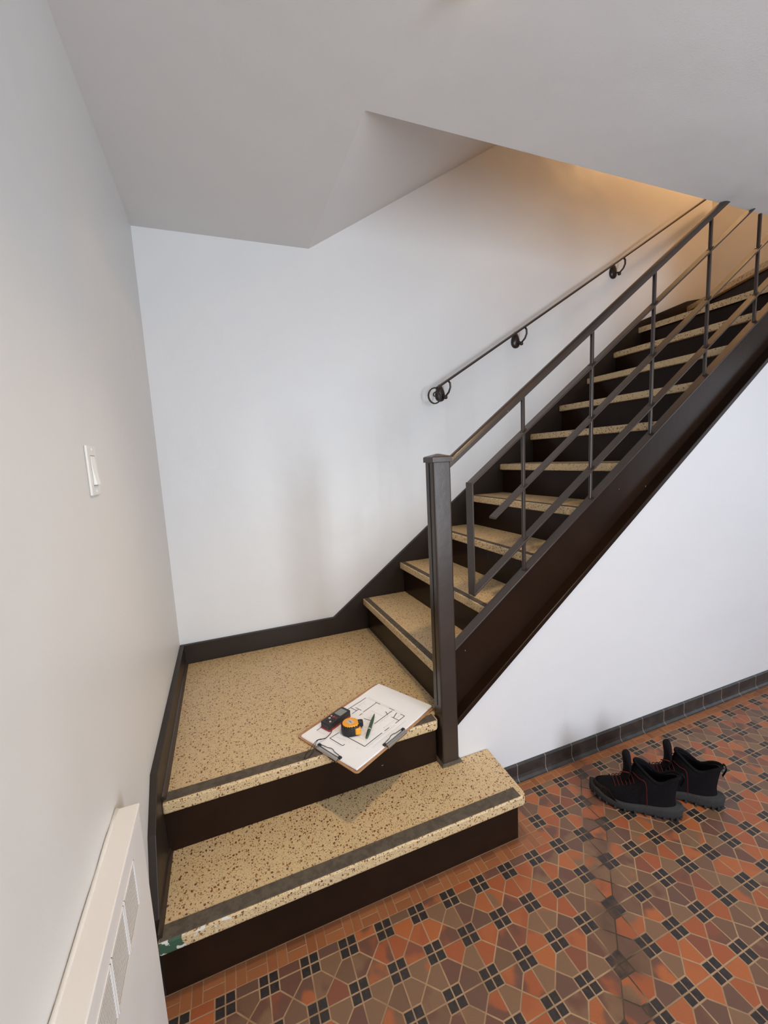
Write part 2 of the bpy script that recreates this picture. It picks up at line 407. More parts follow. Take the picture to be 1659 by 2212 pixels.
# wall string / skirting: back wall and left wall
sk = lambda x: 0.469+SL*(x-0.812)
m = MB(); m.prism([(0.0, 2*r-0.05), (1.02, 2*r-0.05), (1.1, 2*r), (3.3, 2.0), (3.99, 2.1), (3.99, 2.50), (3.72, 2.445), (3.19, sk(3.19)), (0.812, 0.469), (0.0, 0.469)], -SX, 0.0)
part(m, 'wall_skirting', M_skirt, ST, bevel=0.002)
m = MB(); m.prism([(-SX, 2*r-0.05), (-SX, 0.469), (-0.985, 0.475), (-1.105, 0.375), (-1.185, 0.20), (-1.213, 0.0), (-0.9, 0.0)], 0.0, SX, 'x')
o = part(m, 'wall_skirting', M_skirt, ST, bevel=0.002)
# dirty cove filler between landing and left skirting
m = MB(); m.prism([(SX, 2*r), (SX, 2*r+0.016), (SX+0.004, 2*r+0.014), (SX+0.012, 2*r)], -0.975, -SX); part(m, 'cove_filler', M_bar, ST)
m = MB(); m.prism([(SX, r), (SX, r+0.014), (SX+0.004, r+0.012), (SX+0.011, r)], -1.225, -0.965); part(m, 'cove_filler', M_bar, ST)
# outer stringer: plate, top flange and bottom ledge
st_top = lambda x: 0.8798 + SL*(x-1.4254)       # balusters stand here
xa, xb_ = 1.030, 3.40
m = MB(); m.prism([(xa, st_top(xa)-0.004), (xb_, st_top(xb_)-0.004), (xb_, zb(xb_)-0.01), (xa, zb(xa)-0.01)], -0.940, -0.905)
sg = part(m, 'outer_stringer', M_brown, ST)
m = MB(); m.prism([(xa, st_top(xa)-0.008), (xb_, st_top(xb_)-0.008), (xb_, st_top(xb_)), (xa, st_top(xa))], -0.945, -0.897); part(m, 'top_flange', M_bar, sg, bevel=0.0015)
m = MB(); m.prism([(xa, zb(xa)-0.022), (xb_, zb(xb_)-0.022), (xb_, zb(xb_)+0.004), (xa, zb(xa)+0.004)], -0.990, -0.938); part(m, 'bottom_ledge', M_brown, sg, bevel=0.002)
# underside closing plate so that nothing shows through from the side
m = MB(); m.prism([(1.05, zb(1.05)-0.02), (3.4, zb(3.4)-0.02), (3.4, zb(3.4)-0.01), (1.05, zb(1.05)-0.01)], -0.925, -0.02); part(m, 'soffit_plate', M_brown, ST)

# ------------------------------------------------------------------ steel balustrade
BR = thing('stair_balustrade', 'dark brown steel balustrade with square newel post and sloping flat bars', 'railing', (1.0, -0.965, r))
def bpart(mb, name, mat, parent=None, **k):
    o = mb.build(name, mat, None, **k); o.parent = parent or BR
    if parent is None: o.matrix_parent_inverse = Matrix.Translation(-Vector(BR.location))
    return o
NX0, NX1, NY0, NY1 = 0.972, 1.042, -1.000, -0.936
m = MB(); m.box(NX0, NX1, NY0, NY1, r, 1.352)
nw = bpart(m, 'newel_post', M_bar, bevel=0.006, seg=3)
m = MB()
cz = 1.347
for (g, z) in (((0.004, 0.004), 0),): pass
def sq(g, z): return [(NX0-g, NY0-g, z), (NX1+g, NY0-g, z), (NX1+g, NY1+g, z), (NX0-g, NY1+g, z)]
m.rings([sq(0.0045, cz), sq(0.0045, cz+0.018), sq(0.001, cz+0.021), sq(-0.030, cz+0.030)])
bpart(m, 'newel_cap', M_bar, nw, bevel=0.001)
m = MB(); m.box(NX0-0.0015, NX0+0.001, -0.9695, -0.966, 0.42, 1.345); bpart(m, 'seam_bead', M_brown, nw)
m = MB(); m.rings([sq(0.009, r), sq(0.009, r+0.004), sq(0.001, r+0.009)]); bpart(m, 'newel_foot', M_strip, nw)
dx = lambda x0, z0: (lambda x: z0+SL*(x-x0))
def sloped(x0, x1, zf, th, y0, y1, name, mat=M_bar, bevel=0.0015, **k):
    m = MB(); m.prism([(x0, zf(x0)-th), (x1, zf(x1)-th), (x1, zf(x1)), (x0, zf(x0))], y0, y1)
    return bpart(m, name, mat, bevel=bevel, **k)
HR = lambda x: st_top(x)+0.7035
# handrail: moulded cap on a flat bar
m = MB()
x0, x1 = NX1-0.01, 3.3
prof = [(-0.023, 0.004), (-0.023, 0.018), (-0.017, 0.027), (-0.006, 0.031), (0.006, 0.031), (0.017, 0.027), (0.023, 0.018), (0.023, 0.004), (0.014, 0.0), (-0.014, 0.0)]
m.rings([[(x, -0.919+p[0], HR(x)+p[1]*1.2) for p in prof] for x in (x0, 2.632)]) 
hr = bpart(m, 'handrail', M_bar, smooth=False, bevel=0.001)
B1 = lambda x: 1.262+SL*(x-1.172)       # upper bar
B3 = lambda x: 0.822+SL*(x-1.172)       # lower bar
B2 = lambda x: (B1(x)+B3(x))/2
sloped(1.170, 2.93, B1, 0.009, -0.941, -0.897, 'sloping_bar')
sloped(1.272, 3.25, B2, 0.009, -0.941, -0.897, 'sloping_bar')
sloped(1.170, 3.30, B3, 0.009, -0.941, -0.897, 'sloping_bar')
m = MB(); m.box(1.166, 1.173, -0.941, -0.897, B3(1.17)-0.010, B1(1.17)+0.001); bpart(m, 'end_bar', M_bar, bevel=0.0012)
for k in range(6):
    x = 1.4254+0.3624*k
    top = min(HR(x)+0.003, H-0.002) if k < 4 else H-0.0005
    m = MB(); m.box(x-0.0065, x+0.0065, -0.9255, -0.9125, st_top(x)-0.004, top); b = bpart(m, 'baluster', M_bar, bevel=0.0025)
    for f in (B1, B2, B3):
        zz = f(x)
        if zz < H-0.03:
            m = MB(); m.prism([(x-0.010, zz-0.013-SL*0.010), (x+0.010, zz-0.013+SL*0.010), (x+0.010, zz+0.003+SL*0.010), (x-0.010, zz+0.003-SL*0.010)], -0.929, -0.909)
            bpart(m, 'weld_collar', M_bar, b, bevel=0.001)

# ------------------------------------------------------------------ wall handrail
WR = thing('wall_handrail', 'thin dark metal handrail with scroll end fixed to the white wall', 'handrail', (1.5, -0.06, 1.74))
def wpart(mb, name, mat, parent=None, **k):
    o = mb.build(name, mat, None, **k); o.parent = parent or WR
    if parent is None: o.matrix_parent_inverse = Matrix.Translation(-Vector(WR.location))
    return o
wz = lambda x: 1.772+(x-1.519)*0.598 + 0.012*((x-1.5)/2.25)**2
m = MB()
xs = [1.505+0.15*i for i in range(16)]+[3.9]
m.rings([[(x, -0.07+dy, wz(x)+dz) for dy, dz in ((-0.016, -0.006), (0.016, -0.006), (0.016, 0.004), (0.008, 0.008), (-0.008, 0.008), (-0.016, 0.004))] for x in xs])
wpart(m, 'rail', M_bar)
# scroll end
sc = []
cx_, cz_ = 1.494, 1.719
for i in range(26):
    a = math.radians(75+i*20); rad = 0.046*(1-max(0, i-9)/18.5)
    sc.append((cx_+0.0+rad*math.cos(a), -0.07, cz_+rad*math.sin(a)))
sc = [(1.515, -0.07, wz(1.515))]+sc
m = MB(); m.tube(sc, [0.006]*18+[0.006-0.0003*i for i in range(9)], 8, sq=(1.6, 0.7)); wpart(m, 'scroll_end', M_bar, smooth=True)
for bx in (1.572, 2.135, 2.975):
    z0 = wz(bx)
    m = MB(); m.tube([(bx+0.012, -0.07, z0+0.002), (bx+0.022, -0.072, z0-0.010), (bx+0.024, -0.071, z0-0.035), (bx+0.016, -0.064, z0-0.062), (bx+0.006, -0.045, z0-0.082), (bx-0.004, -0.02, z0-0.075), (bx-0.008, 0.0, z0-0.07)], 0.006, 8)
    br = wpart(m, 'bracket', M_bar, smooth=True)
    m = MB()   # leaf shaped wall plate
    out = []
    for q in range(20):
        a = 2*math.pi*q/20
        out.append((math.sin(a)*0.031*(1.0-0.40*math.cos(a)), math.cos(a)*0.052))
    m.rings([[(bx-0.010+p[0]*f, -yy, z0-0.058+p[1]*f) for p in out] for yy, f in ((0.0, 1.0), (0.008, 1.0), (0.016, 0.75), (0.022, 0.3))])
    wpart(m, 'wall_plate', M_bar, br, smooth=True)
    m = MB(); m.lathe([(0.0, -0.012), (0.009, -0.009), (0.012, 0.0), (0.009, 0.009), (0.0, 0.012)], (bx+0.008, -0.040, z0-0.088), 12); wpart(m, 'ball', M_bar, br, smooth=True)

# ------------------------------------------------------------------ light switch
M_white = simple('white switch plastic', (0.86, 0.86, 0.82), 0.3)
SWY, SWZ = -1.157, 1.3755
S = thing('light_switch', 'white rocker light switch on the left wall', 'light switch', (0, SWY, SWZ))
m = MB(); m.box(0.0, 0.006, -0.036, 0.036, -0.0575, 0.0575); m.build('switch_plate', simple('switch plate painted over', (0.74, 0.73, 0.69), 0.3), S, bevel=0.003, seg=3)
m = MB(); m.prism([(0.005, -0.033), (0.005, 0.033), (0.0065, 0.033), (0.008, 0.0), (0.0125, -0.033)], -0.0165, 0.0165, 'y')
m.build('rocker', M_white, S, bevel=0.0008)
m = MB(); m.box(0.0055, 0.0063, -0.0185, 0.0185, -0.035, 0.035); m.build('rocker_gap_shade', simple('painted grey gap shadow', (0.35, 0.34, 0.32), 0.6), S)  # flat grey rim paints the shadow gap round the rocker
for z in (-0.048, 0.048):
    m = MB(); m.tube([(0.0058, 0, z), (0.0070, 0, z)], 0.003, 10); m.build('screw', M_white, S)

# ------------------------------------------------------------------ radiator cover
M_rad = wall_mat('radiator cover white paint', (0.78, 0.75, 0.72), 0.5)
M_dark = simple('painted dark gap shade', (0.03, 0.025, 0.025), 0.8)
RX, RY, RZ = 0.045, -1.335, 0.650
RC = thing('radiator_cover', 'white metal radiator cover with louvred grilles against the left wall', 'radiator cover', (0, RY-0.9, 0))
def rpart(mb, name, mat, parent=None, **k):
    o = mb.build(name, mat, None, **k); o.parent = parent or RC
    if parent is None: o.matrix_parent_inverse = Matrix.Translation(-Vector(RC.location))
    return o
gr = [(-1.513, -1.427), (-1.607, -1.521), (-1.701, -1.615), (-1.795, -1.709), (-1.889, -1.803), (-1.983, -1.897)]
GZ0, GZ1 = 0.503, 0.602
m = MB()
Y0 = -3.6
m.box(0.0, RX, Y0, RY, 0.0, GZ0); m.box(0.0, RX, Y0, RY, GZ1, RZ)
m.box(0.0, RX, gr[0][1], RY, GZ0, GZ1); m.box(0.0, RX, Y0, gr[-1][0], GZ0, GZ1)
for (a, b), (c, d) in zip(gr, gr[1:]): m.box(0.0, RX, d, a, GZ0, GZ1)
cs = rpart(m, 'casing', M_rad)
m = MB(); m.box(0.0, RX+0.003, Y0, RY, RZ-0.001, RZ+0.004)
rpart(m, 'top_lid', M_rad, bevel=0.002)
m = MB(); n_ = 60
pts = []
for i in range(n_):     # hand-run bead of filler between the lid and the wall
    y = Y0+(RY-Y0)*i/(n_-1); pts.append((0.0047, y, RZ+0.003+0.0015*math.sin(i*1.7)+0.001*math.sin(i*4.1)))
m.tube(pts, 0.0045, 6); rpart(m, 'filler_bead', M_rad, smooth=True)
for a, b in gr:
    m = MB(); m.box(RX-0.004, RX-0.0013, a, b, GZ0, GZ1); g = rpart(m, 'louvre_gap_shade', M_dark)  # dark sheet paints in the shade between the louvres
    m = MB()
    for i in range(13):
        z = GZ0+0.0045+i*(GZ1-GZ0-0.004)/13
        m.box(RX-0.0014, RX-0.0005, a, b, z, z+0.0032)
    l = rpart(m, 'louvres', M_rad, g)
    m = MB()
    for q in ((a-0.002, a+0.0012, GZ0-0.002, GZ1+0.002), (b-0.0012, b+0.002, GZ0-0.002, GZ1+0.002)): m.box(RX-0.001, RX+0.0015, *q)
    m.box(RX-0.001, RX+0.0015, a, b, GZ1-0.001, GZ1+0.002); m.box(RX-0.001, RX+0.0015, a, b, GZ0-0.002, GZ0+0.001)
    rpart(m, 'grille_rim', M_rad, g)

# ------------------------------------------------------------------ clipboard group (board axes: e along, s across)
A = Vector((0.448, -0.849, 0)); e = Vector((0.882, 0.472, 0)).normalized(); s_ = Vector((e.y, -e.x, 0))
BZ = 2*r+0.0017
def frame(u, v, z, ang=0.0):        # matrix: local +x along e turned by ang, local y = -s
    return Matrix.Translation(A+e*u+s_*v+Vector((0, 0, z))) @ Matrix.Rotation(math.atan2(e.y, e.x)+ang, 4, 'Z')
def placed(name, label, cat, u, v, z, ang=0.0):
    o = thing(name, label, cat); o.matrix_world = frame(u, v, z, ang); return o
M_hard = simple('brown hardboard', (0.42, 0.225, 0.11), 0.5, nscale=60, namt=0.12)
M_chrome = simple('polished steel', (0.50, 0.47, 0.44), 0.22, metal=1.0)
M_rub = simple('black rubber', (0.012, 0.012, 0.013), 0.55)
M_paper = simple('white paper', (0.86, 0.88, 0.92), 0.75, 0.2, nscale=5, namt=0.015)
M_ink = simple('black ink line', (0.02, 0.02, 0.02), 0.7)
M_pencil = simple('grey pencil line', (0.42, 0.42, 0.43), 0.8)
CB = placed('clipboard', 'large brown hardboard clipboard with steel clips lying over the landing edge', 'clipboard', 0, 0, BZ)
def rrect(u0, u1, v0, v1, rad, n=5):
    pts = []
    for cx, cy, a0 in ((u1-rad, v1-rad, 0), (u0+rad, v1-rad, 90), (u0+rad, v0+rad, 180), (u1-rad, v0+rad, 270)):
        for i in range(n+1):
            a = math.radians(a0+90*i/n); pts.append((cx+rad*math.cos(a), cy+rad*math.sin(a)))
    return pts
m = MB(); m.prism(rrect(0, 0.445, -0.312, 0.0, 0.014), 0, 0.003, 'z'); m.build('board', M_hard, CB, bevel=0.0006)
def clip(u, v, ang):
    o = Matrix.Translation((u, v, 0.003)) @ Matrix.Rotation(ang, 4, 'Z')   # local: x inward from board edge, y along edge
    m = MB(); L = 0.052
    pr = [(-0.002, -0.003), (-0.003, 0.003), (0.000, 0.006), (0.006, 0.007), (0.011, 0.005), (0.015, 0.0032), (0.015, 0.0044), (0.011, 0.0066), (0.006, 0.0088), (-0.001, 0.0078), (-0.0048, 0.004), (-0.004, -0.003)]
    m.prism(pr, -L, L, 'y'); c = m.build('clip', M_chrome, CB, bevel=0.0004, mw=o)
    for sgn in (-1, 1):
        m = MB(); m.box(0.008, 0.020, sgn*L-0.006, sgn*L+0.006, 0.0015, 0.0085); m.build('rubber_foot', M_rub, c, bevel=0.002)
    m = MB()       # wire lever
    P = [(0.016, -L, 0.006), (0.020, -L*0.75, 0.006), (0.021, -L*0.35, 0.007), (0.026, -L*0.1, 0.007), (0.026, L*0.1, 0.007), (0.021, L*0.35, 0.007), (0.020, L*0.75, 0.006), (0.016, L, 0.006)]
    m.tube(P, 0.0012, 6); m.build('wire', M_rub, c, smooth=True)
clip(0.0, -0.166, 0.0)
clip(0.205, -0.312, math.pi/2)
# paper stack with the drawing
PP = placed('floor_plan_sheets', 'stack of white paper sheets with a black floor plan drawing held on the clipboard', 'paper', 0, 0, BZ+0.0032)
m = MB()
nu, nv = 24, 12
def pz(u, v):   # gentle curl at the lower corner
    c = max(0.0, (-v-0.20)/0.09)*max(0.0, (0.12-u)/0.12)
    return 0.0045*math.exp(-((u-0.40)/0.05)**2)*0.6+0.003*c + 0.0008*math.sin(u*22+v*9)
def sheet(u0, u1, v0, v1, z0, th, rot=0.0):
    R = Matrix.Rotation(rot, 3, 'Z'); top = []; bot = []
    mm = MB()
    for i in range(nu+1):
        tr = []; br_ = []
        for j in range(nv+1):
            u = u0+(u1-u0)*i/nu; v = v0+(v1-v0)*j/nv
            p = R @ Vector((u, v, 0)); zz = z0+max(0, pz(u, v))
            tr.append(mm.bm.verts.new((p.x, p.y, zz+th))); br_.append(mm.bm.verts.new((p.x, p.y, zz)))
        top.append(tr); bot.append(br_)
    for i in range(nu):
        for j in range(nv):
            mm.bm.faces.new((top[i][j], top[i+1][j], top[i+1][j+1], top[i][j+1]))
            mm.bm.faces.new((bot[i][j], bot[i][j+1], bot[i+1][j+1], bot[i+1][j]))
    for i in range(nu):
        for j in (0, nv): mm.bm.faces.new((top[i][j], top[i+1][j], bot[i+1][j], bot[i][j]))
    for j in range(nv):
        for i in (0, nu): mm.bm.faces.new((top[i][j], top[i][j+1], bot[i][j+1], bot[i][j]))
    return mm
sheet(0.007, 0.439, -0.3035, -0.020, 0.0, 0.0016, 0.004).build('lower_sheets', M_paper, PP)
top_sheet = sheet(0.010, 0.442, -0.300, -0.0165, 0.0018, 0.0011, 0.0).build('top_sheet', M_paper, PP)
PT = 0.0018+0.0011
def stroke(mb, a, b, w):
    a = Vector((a[0], -a[1])); b = Vector((b[0], -b[1])); d = (b-a); L = d.length
    if L < 1e-5: return
    d /= L; nrm = Vector((-d.y, d.x))*w/2
    n = max(1, int(L/0.012)); z = 0.00025
    pr = None
    for i in range(n+1):
        p = a+d*L*i/n; zz = PT+max(0, pz(p.x, p.y))+z
        q = [mb.bm.verts.new((p.x+sg*nrm.x, p.y+sg*nrm.y, zz)) for sg in (1, -1)]
        if pr: mb.bm.faces.new((pr[0], pr[1], q[1], q[0]))
        pr = q
LN = [[0.3276,.0449,.205,.0403],[.3296,.1040,.2484,.1040],[.3283,.0990,.3283,.1241],[.3253,.1911,.2199,.1890],[.3304,.1689,.3304,.1975],[.3259,.2515,.270,.2515],[.3259,.2515,.3259,.2314],[.2914,.2524,.2914,.2148],[.0878,.0424,.0630,.0424],[.1040,.1190,.0626,.1140],[.0626,.114,.0626,.1811],[.0626,.1811,.0724,.1811],[.1050,.1881,.1050,.1568],[.1064,.2461,.1975,.2475],[.211,.2479,.2365,.2485],[.2402,.0404,.2402,.0742],[.2521,.0760,.2148,.0760],[.294,.1925,.3043,.1731],[.2931,.2238,.3239,.2138],[.253,.0571,.253,.0906],[.1055,.1881,.1064,.2461],[.2204,.135,.2263,.1642],[.2238,.1068,.2391,.1068]]
TN = [[.3276,.0449,.3296,.1026],[.3272,.1241,.3304,.1689],[.3287,.1975,.3264,.2314],[.1173,.2716,.3069,.2733],[.1041,.1827,.1044,.1228],[.0624,.0424,.0652,.0859],[.1828,.167,.1877,.1833],[.2241,.1449,.2056,.152],[.2235,.0402,.2048,.037],[.3121,.184,.3148,.198],[.2901,.187,.2911,.2],[.335,.05,.336,.235],[.055,.12,.056,.18],[.105,.255,.26,.257],[.26,.06,.31,.06],[.275,.12,.275,.185],[.24,.20,.29,.20],[.14,.20,.20,.20],[.15,.13,.15,.17],[.13,.14,.13,.235],[.22,.235,.32,.235],[.08,.13,.09,.17]]
m = MB()
for q in LN: stroke(m, q[:2], q[2:], 0.0028)
m.build('plan_walls', M_ink, top_sheet)
m = MB()
for q in TN: stroke(m, q[:2], q[2:], 0.0008)
rr = random.Random(3)
for _ in range(150):       # handwritten dimensions: small unreadable pencil ticks
    u = rr.uniform(0.07, 0.33); v = rr.uniform(0.05, 0.26)
    a = rr.choice((0, math.pi/2, rr.uniform(0, 3.1))); L = rr.uniform(0.002, 0.007)
    stroke(m, (u, v), (u+L*math.cos(a), v+L*math.sin(a)), 0.0007)
m.build('pencil_notes', M_pencil, top_sheet)
ZP = BZ+0.0032+PT+0.0006
# laser distance meter
M_gun = simple('black moulded plastic', (0.013, 0.012, 0.013), 0.4)
M_red = simple('red plastic', (0.30, 0.03, 0.025), 0.45)
M_lcd = simple('grey-green display', (0.22, 0.25, 0.25), 0.2)
M_btn = simple('pale printed button', (0.6, 0.45, 0.43), 0.4)
LM = placed('laser_distance_meter', 'black handheld laser distance meter with grey display on the floor plan', 'laser meter', 0.1405, 0.064, ZP, math.radians(2))
m = MB(); m.prism(rrect(-0.058, 0.058, -0.024, 0.024, 0.006), 0.007, 0.026, 'z'); m.build('body', M_gun, LM, bevel=0.002)
m = MB(); m.prism(rrect(-0.0585, 0.0585, -0.0245, 0.0245, 0.006), 0.0, 0.0075, 'z'); m.build('red_side_band', M_red, LM, bevel=0.001)
m = MB(); m.prism(rrect(0.008, 0.046, -0.0165, 0.0165, 0.002), 0.0255, 0.0268, 'z'); m.build('display', M_lcd, LM)
for x, y, w, mt in ((-0.010, 0.0, 0.0052, M_red), (-0.024, -0.009, 0.0045, M_gun), (-0.010, 0.013, 0.0035, M_btn), (-0.024, 0.009, 0.0045, M_btn), (-0.038, 0.009, 0.004, M_gun), (-0.038, -0.009, 0.004, M_btn), (-0.010, -0.013, 0.0035, M_red)):
    m = MB(); m.tube([(x, y, 0.0255), (x, y, 0.0275)], w, 14); m.build('button', mt, LM, bevel=0.0005)
cord = [(0.0985, -0.079, 0.012), (0.092, -0.092, 0.004), (0.0787, -0.0990, 0.002), (0.0494, -0.1047, 0.0025), (0.026, -0.105, 0.013), (0.010, -0.1041, 0.016), (-0.010, -0.103, 0.006), (-0.0185, -0.1024, -0.002), (-0.040, -0.106, -0.0035), (-0.0524, -0.1149, -0.0038), (-0.0575, -0.122, -0.0038), (-0.050, -0.1245, -0.0038), (-0.0347, -0.1221, -0.0035), (-0.016, -0.116, -0.001), (-0.004, -0.1095, 0.008), (0.012, -0.109, 0.0185), (0.027, -0.107, 0.012), (0.0494, -0.1062, 0.004)]
def smooth_path(P, n=5):
    P = [Vector(p) for p in P]; out = []
    for i in range(len(P)-1):
        p0, p1, p2, p3 = P[max(i-1, 0)], P[i], P[i+1], P[min(i+2, len(P)-1)]
        for k in range(n):
            t = k/n
            out.append(0.5*((2*p1)+(-p0+p2)*t+(2*p0-5*p1+4*p2-p3)*t*t+(-p0+3*p1-3*p2+p3)*t**3))
    out.append(P[-1]); return out
lmi = LM.matrix_world.inverted() @ frame(0, 0, ZP)
m = MB(); m.tube([lmi @ Vector(p) for p in smooth_path(cord)], 0.0013, 6); m.build('wrist_cord', M_rub, LM, smooth=True)
# tape measure
M_yel = simple('orange-yellow plastic', (0.85, 0.36, 0.02), 0.35)
M_lab = simple('silver label', (0.55, 0.52, 0.50), 0.35)
TM = placed('tape_measure', 'yellow and black tape measure lying on the floor plan', 'tape measure', 0.1335, 0.150, ZP, math.radians(-36))
prof = []
for i in range(28):
    a = 2*math.pi*i/28; rx = 0.034; ry = 0.033
    x, y = rx*math.cos(a), ry*math.sin(a)
    if x > 0.0 and y < 0: x = 0.034*abs(math.cos(a))**0.55; y = -0.033*abs(math.sin(a))**0.55
    prof.append((x, y))
m = MB()
def sc_(f, z): return [(p[0]*f, p[1]*f, z) for p in prof]
m.rings([sc_(0.95, 0), sc_(1.0, 0.004), sc_(1.02, 0.016), sc_(1.0, 0.030), sc_(0.93, 0.035)])
m.build('rubber_case', M_rub, TM, smooth=False, bevel=0.001)
m = MB(); m.rings([sc_(0.86, 0.034), sc_(0.85, 0.0375), sc_(0.78, 0.039)]); m.build('face_disc', M_yel, TM, bevel=0.0008)
for i in range(12):
    a = math.radians(130+i*17); c_, s2 = math.cos(a), math.sin(a)
    m = MB(); m.box(-0.0032, 0.0032, -0.0022, 0.0022, 0.010, 0.0375)
    m.build('grip_rib', M_rub, TM, bevel=0.001, mw=Matrix.Translation((0.031*c_, 0.030*s2, 0)) @ Matrix.Rotation(a, 4, 'Z'))
m = MB(); m.prism(rrect(-0.013, 0.013, -0.010, 0.010, 0.001), 0.0385, 0.0398, 'z'); lb = m.build('label_plate', M_lab, TM, mw=Matrix.Rotation(math.radians(-62), 4, 'Z'))
m = MB()
for x in (-0.0085, 0.0075):          # the small printed marks [o]
    m.box(x, x+0.0012, -0.004, 0.004, 0.0397, 0.0401)
m.box(-0.003, -0.001, -0.003, 0.003, 0.0397, 0.0401); m.box(0.001, 0.003, -0.003, 0.003, 0.0397, 0.0401); m.box(-0.003, 0.003, 0.002, 0.003, 0.0397, 0.0401)
m.build('printed_mark', M_ink, lb)
m = MB(); m.prism(rrect(0.012, 0.034, -0.036, -0.018, 0.006), 0.006, 0.030, 'z'); m.build('belt_button', M_yel, TM, bevel=0.003)
m = MB(); m.box(0.026, 0.046, 0.004, 0.022, 0.004, 0.030); mt = m.build('tape_mouth', M_rub, TM, bevel=0.004)
m = MB(); m.box(0.044, 0.049, 0.006, 0.020, 0.008, 0.028); m.build('end_hook', M_rub, mt, bevel=0.001)
# green pen-like knife
M_green = simple('dark green plastic', (0.035, 0.085, 0.055), 0.4)
ku = Vector((0.2615-0.136, -(0.1535-0.227))); ang = math.atan2(ku.y, ku.x)
PN = placed('green_pen', 'slim dark green pen with tapered ends lying on the floor plan', 'pen', 0.1988, 0.190, ZP+0.0055, ang)
m = MB(); xs = [(-0.072, 0.0022), (-0.070, 0.004), (-0.055, 0.0055), (-0.02, 0.0060), (0.02, 0.0058), (0.045, 0.0045), (0.066, 0.002), (0.072, 0.0008)]
m.tube([(x, 0, 0) for x, _ in xs], [q for _, q in xs], 12, sq=(1.1, 0.9)); m.build('barrel', M_green, PN, smooth=True)
m = MB(); m.box(-0.068, -0.030, -0.0015, 0.0015, 0.0045, 0.0062); m.build('pocket_clip', M_gun, PN, bevel=0.0005)
m = MB(); m.tube([(-0.026, 0, 0), (-0.022, 0, 0)], 0.0064, 12); m.build('cap_ring', M_lab, PN)

# ------------------------------------------------------------------ shoes
def fabric(name, c, rough=0.85, sc=500):
    n = NT(name, rough, 0.08)
    n.color(n.mix(n.step(n.noise(n.obj, sc, 2), 0.35, 0.65), c, tuple(x*1.9 for x in c)))
    n.bump(n.noise(n.obj, sc*1.3, 2), 0.5, 0.001); return n.m
M_suede = fabric('black knitted and suede upper', (0.0045, 0.0038, 0.0045))
M_toe = fabric('dark grey-brown toe guard', (0.010, 0.008, 0.007), 0.7, 200)
M_lining = simple('glossy black lining', (0.004, 0.004, 0.005), 0.30)
M_sole = simple('dark grey rubber sole', (0.032, 0.031, 0.031), 0.8, 0.15, nscale=300, namt=0.15, bump=0.2, bscale=500)
M_lace = simple('dark red lace', (0.09, 0.012, 0.012), 0.8, 0.1)
def outline(L, w, x0=0.0, n=36, flare=1.0):
    """closed foot outline, toe at x0, heel at L; y>0 inner"""
    top = []; 
    ts = [0.5-0.5*math.cos(math.pi*i/(n//2)) for i in range(n//2+1)]
    def hw(t, side):
        f = math.sin(math.pi*min(1, max(0, t)))**0.42
        bulge = 1.0*math.exp(-((t-0.30)/0.25)**2)*0.22
        waist = -0.14*math.exp(-((t-0.60)/0.14)**2)*(1.4 if side > 0 else 0.6)
        return w*f*(0.86+bulge+waist)
    for t in ts: top.append((x0+(L-x0)*t, hw(t, 1)))
    for t in ts[::-1][1:-1]: top.append((x0+(L-x0)*t, -hw(t, -1)))
    return top
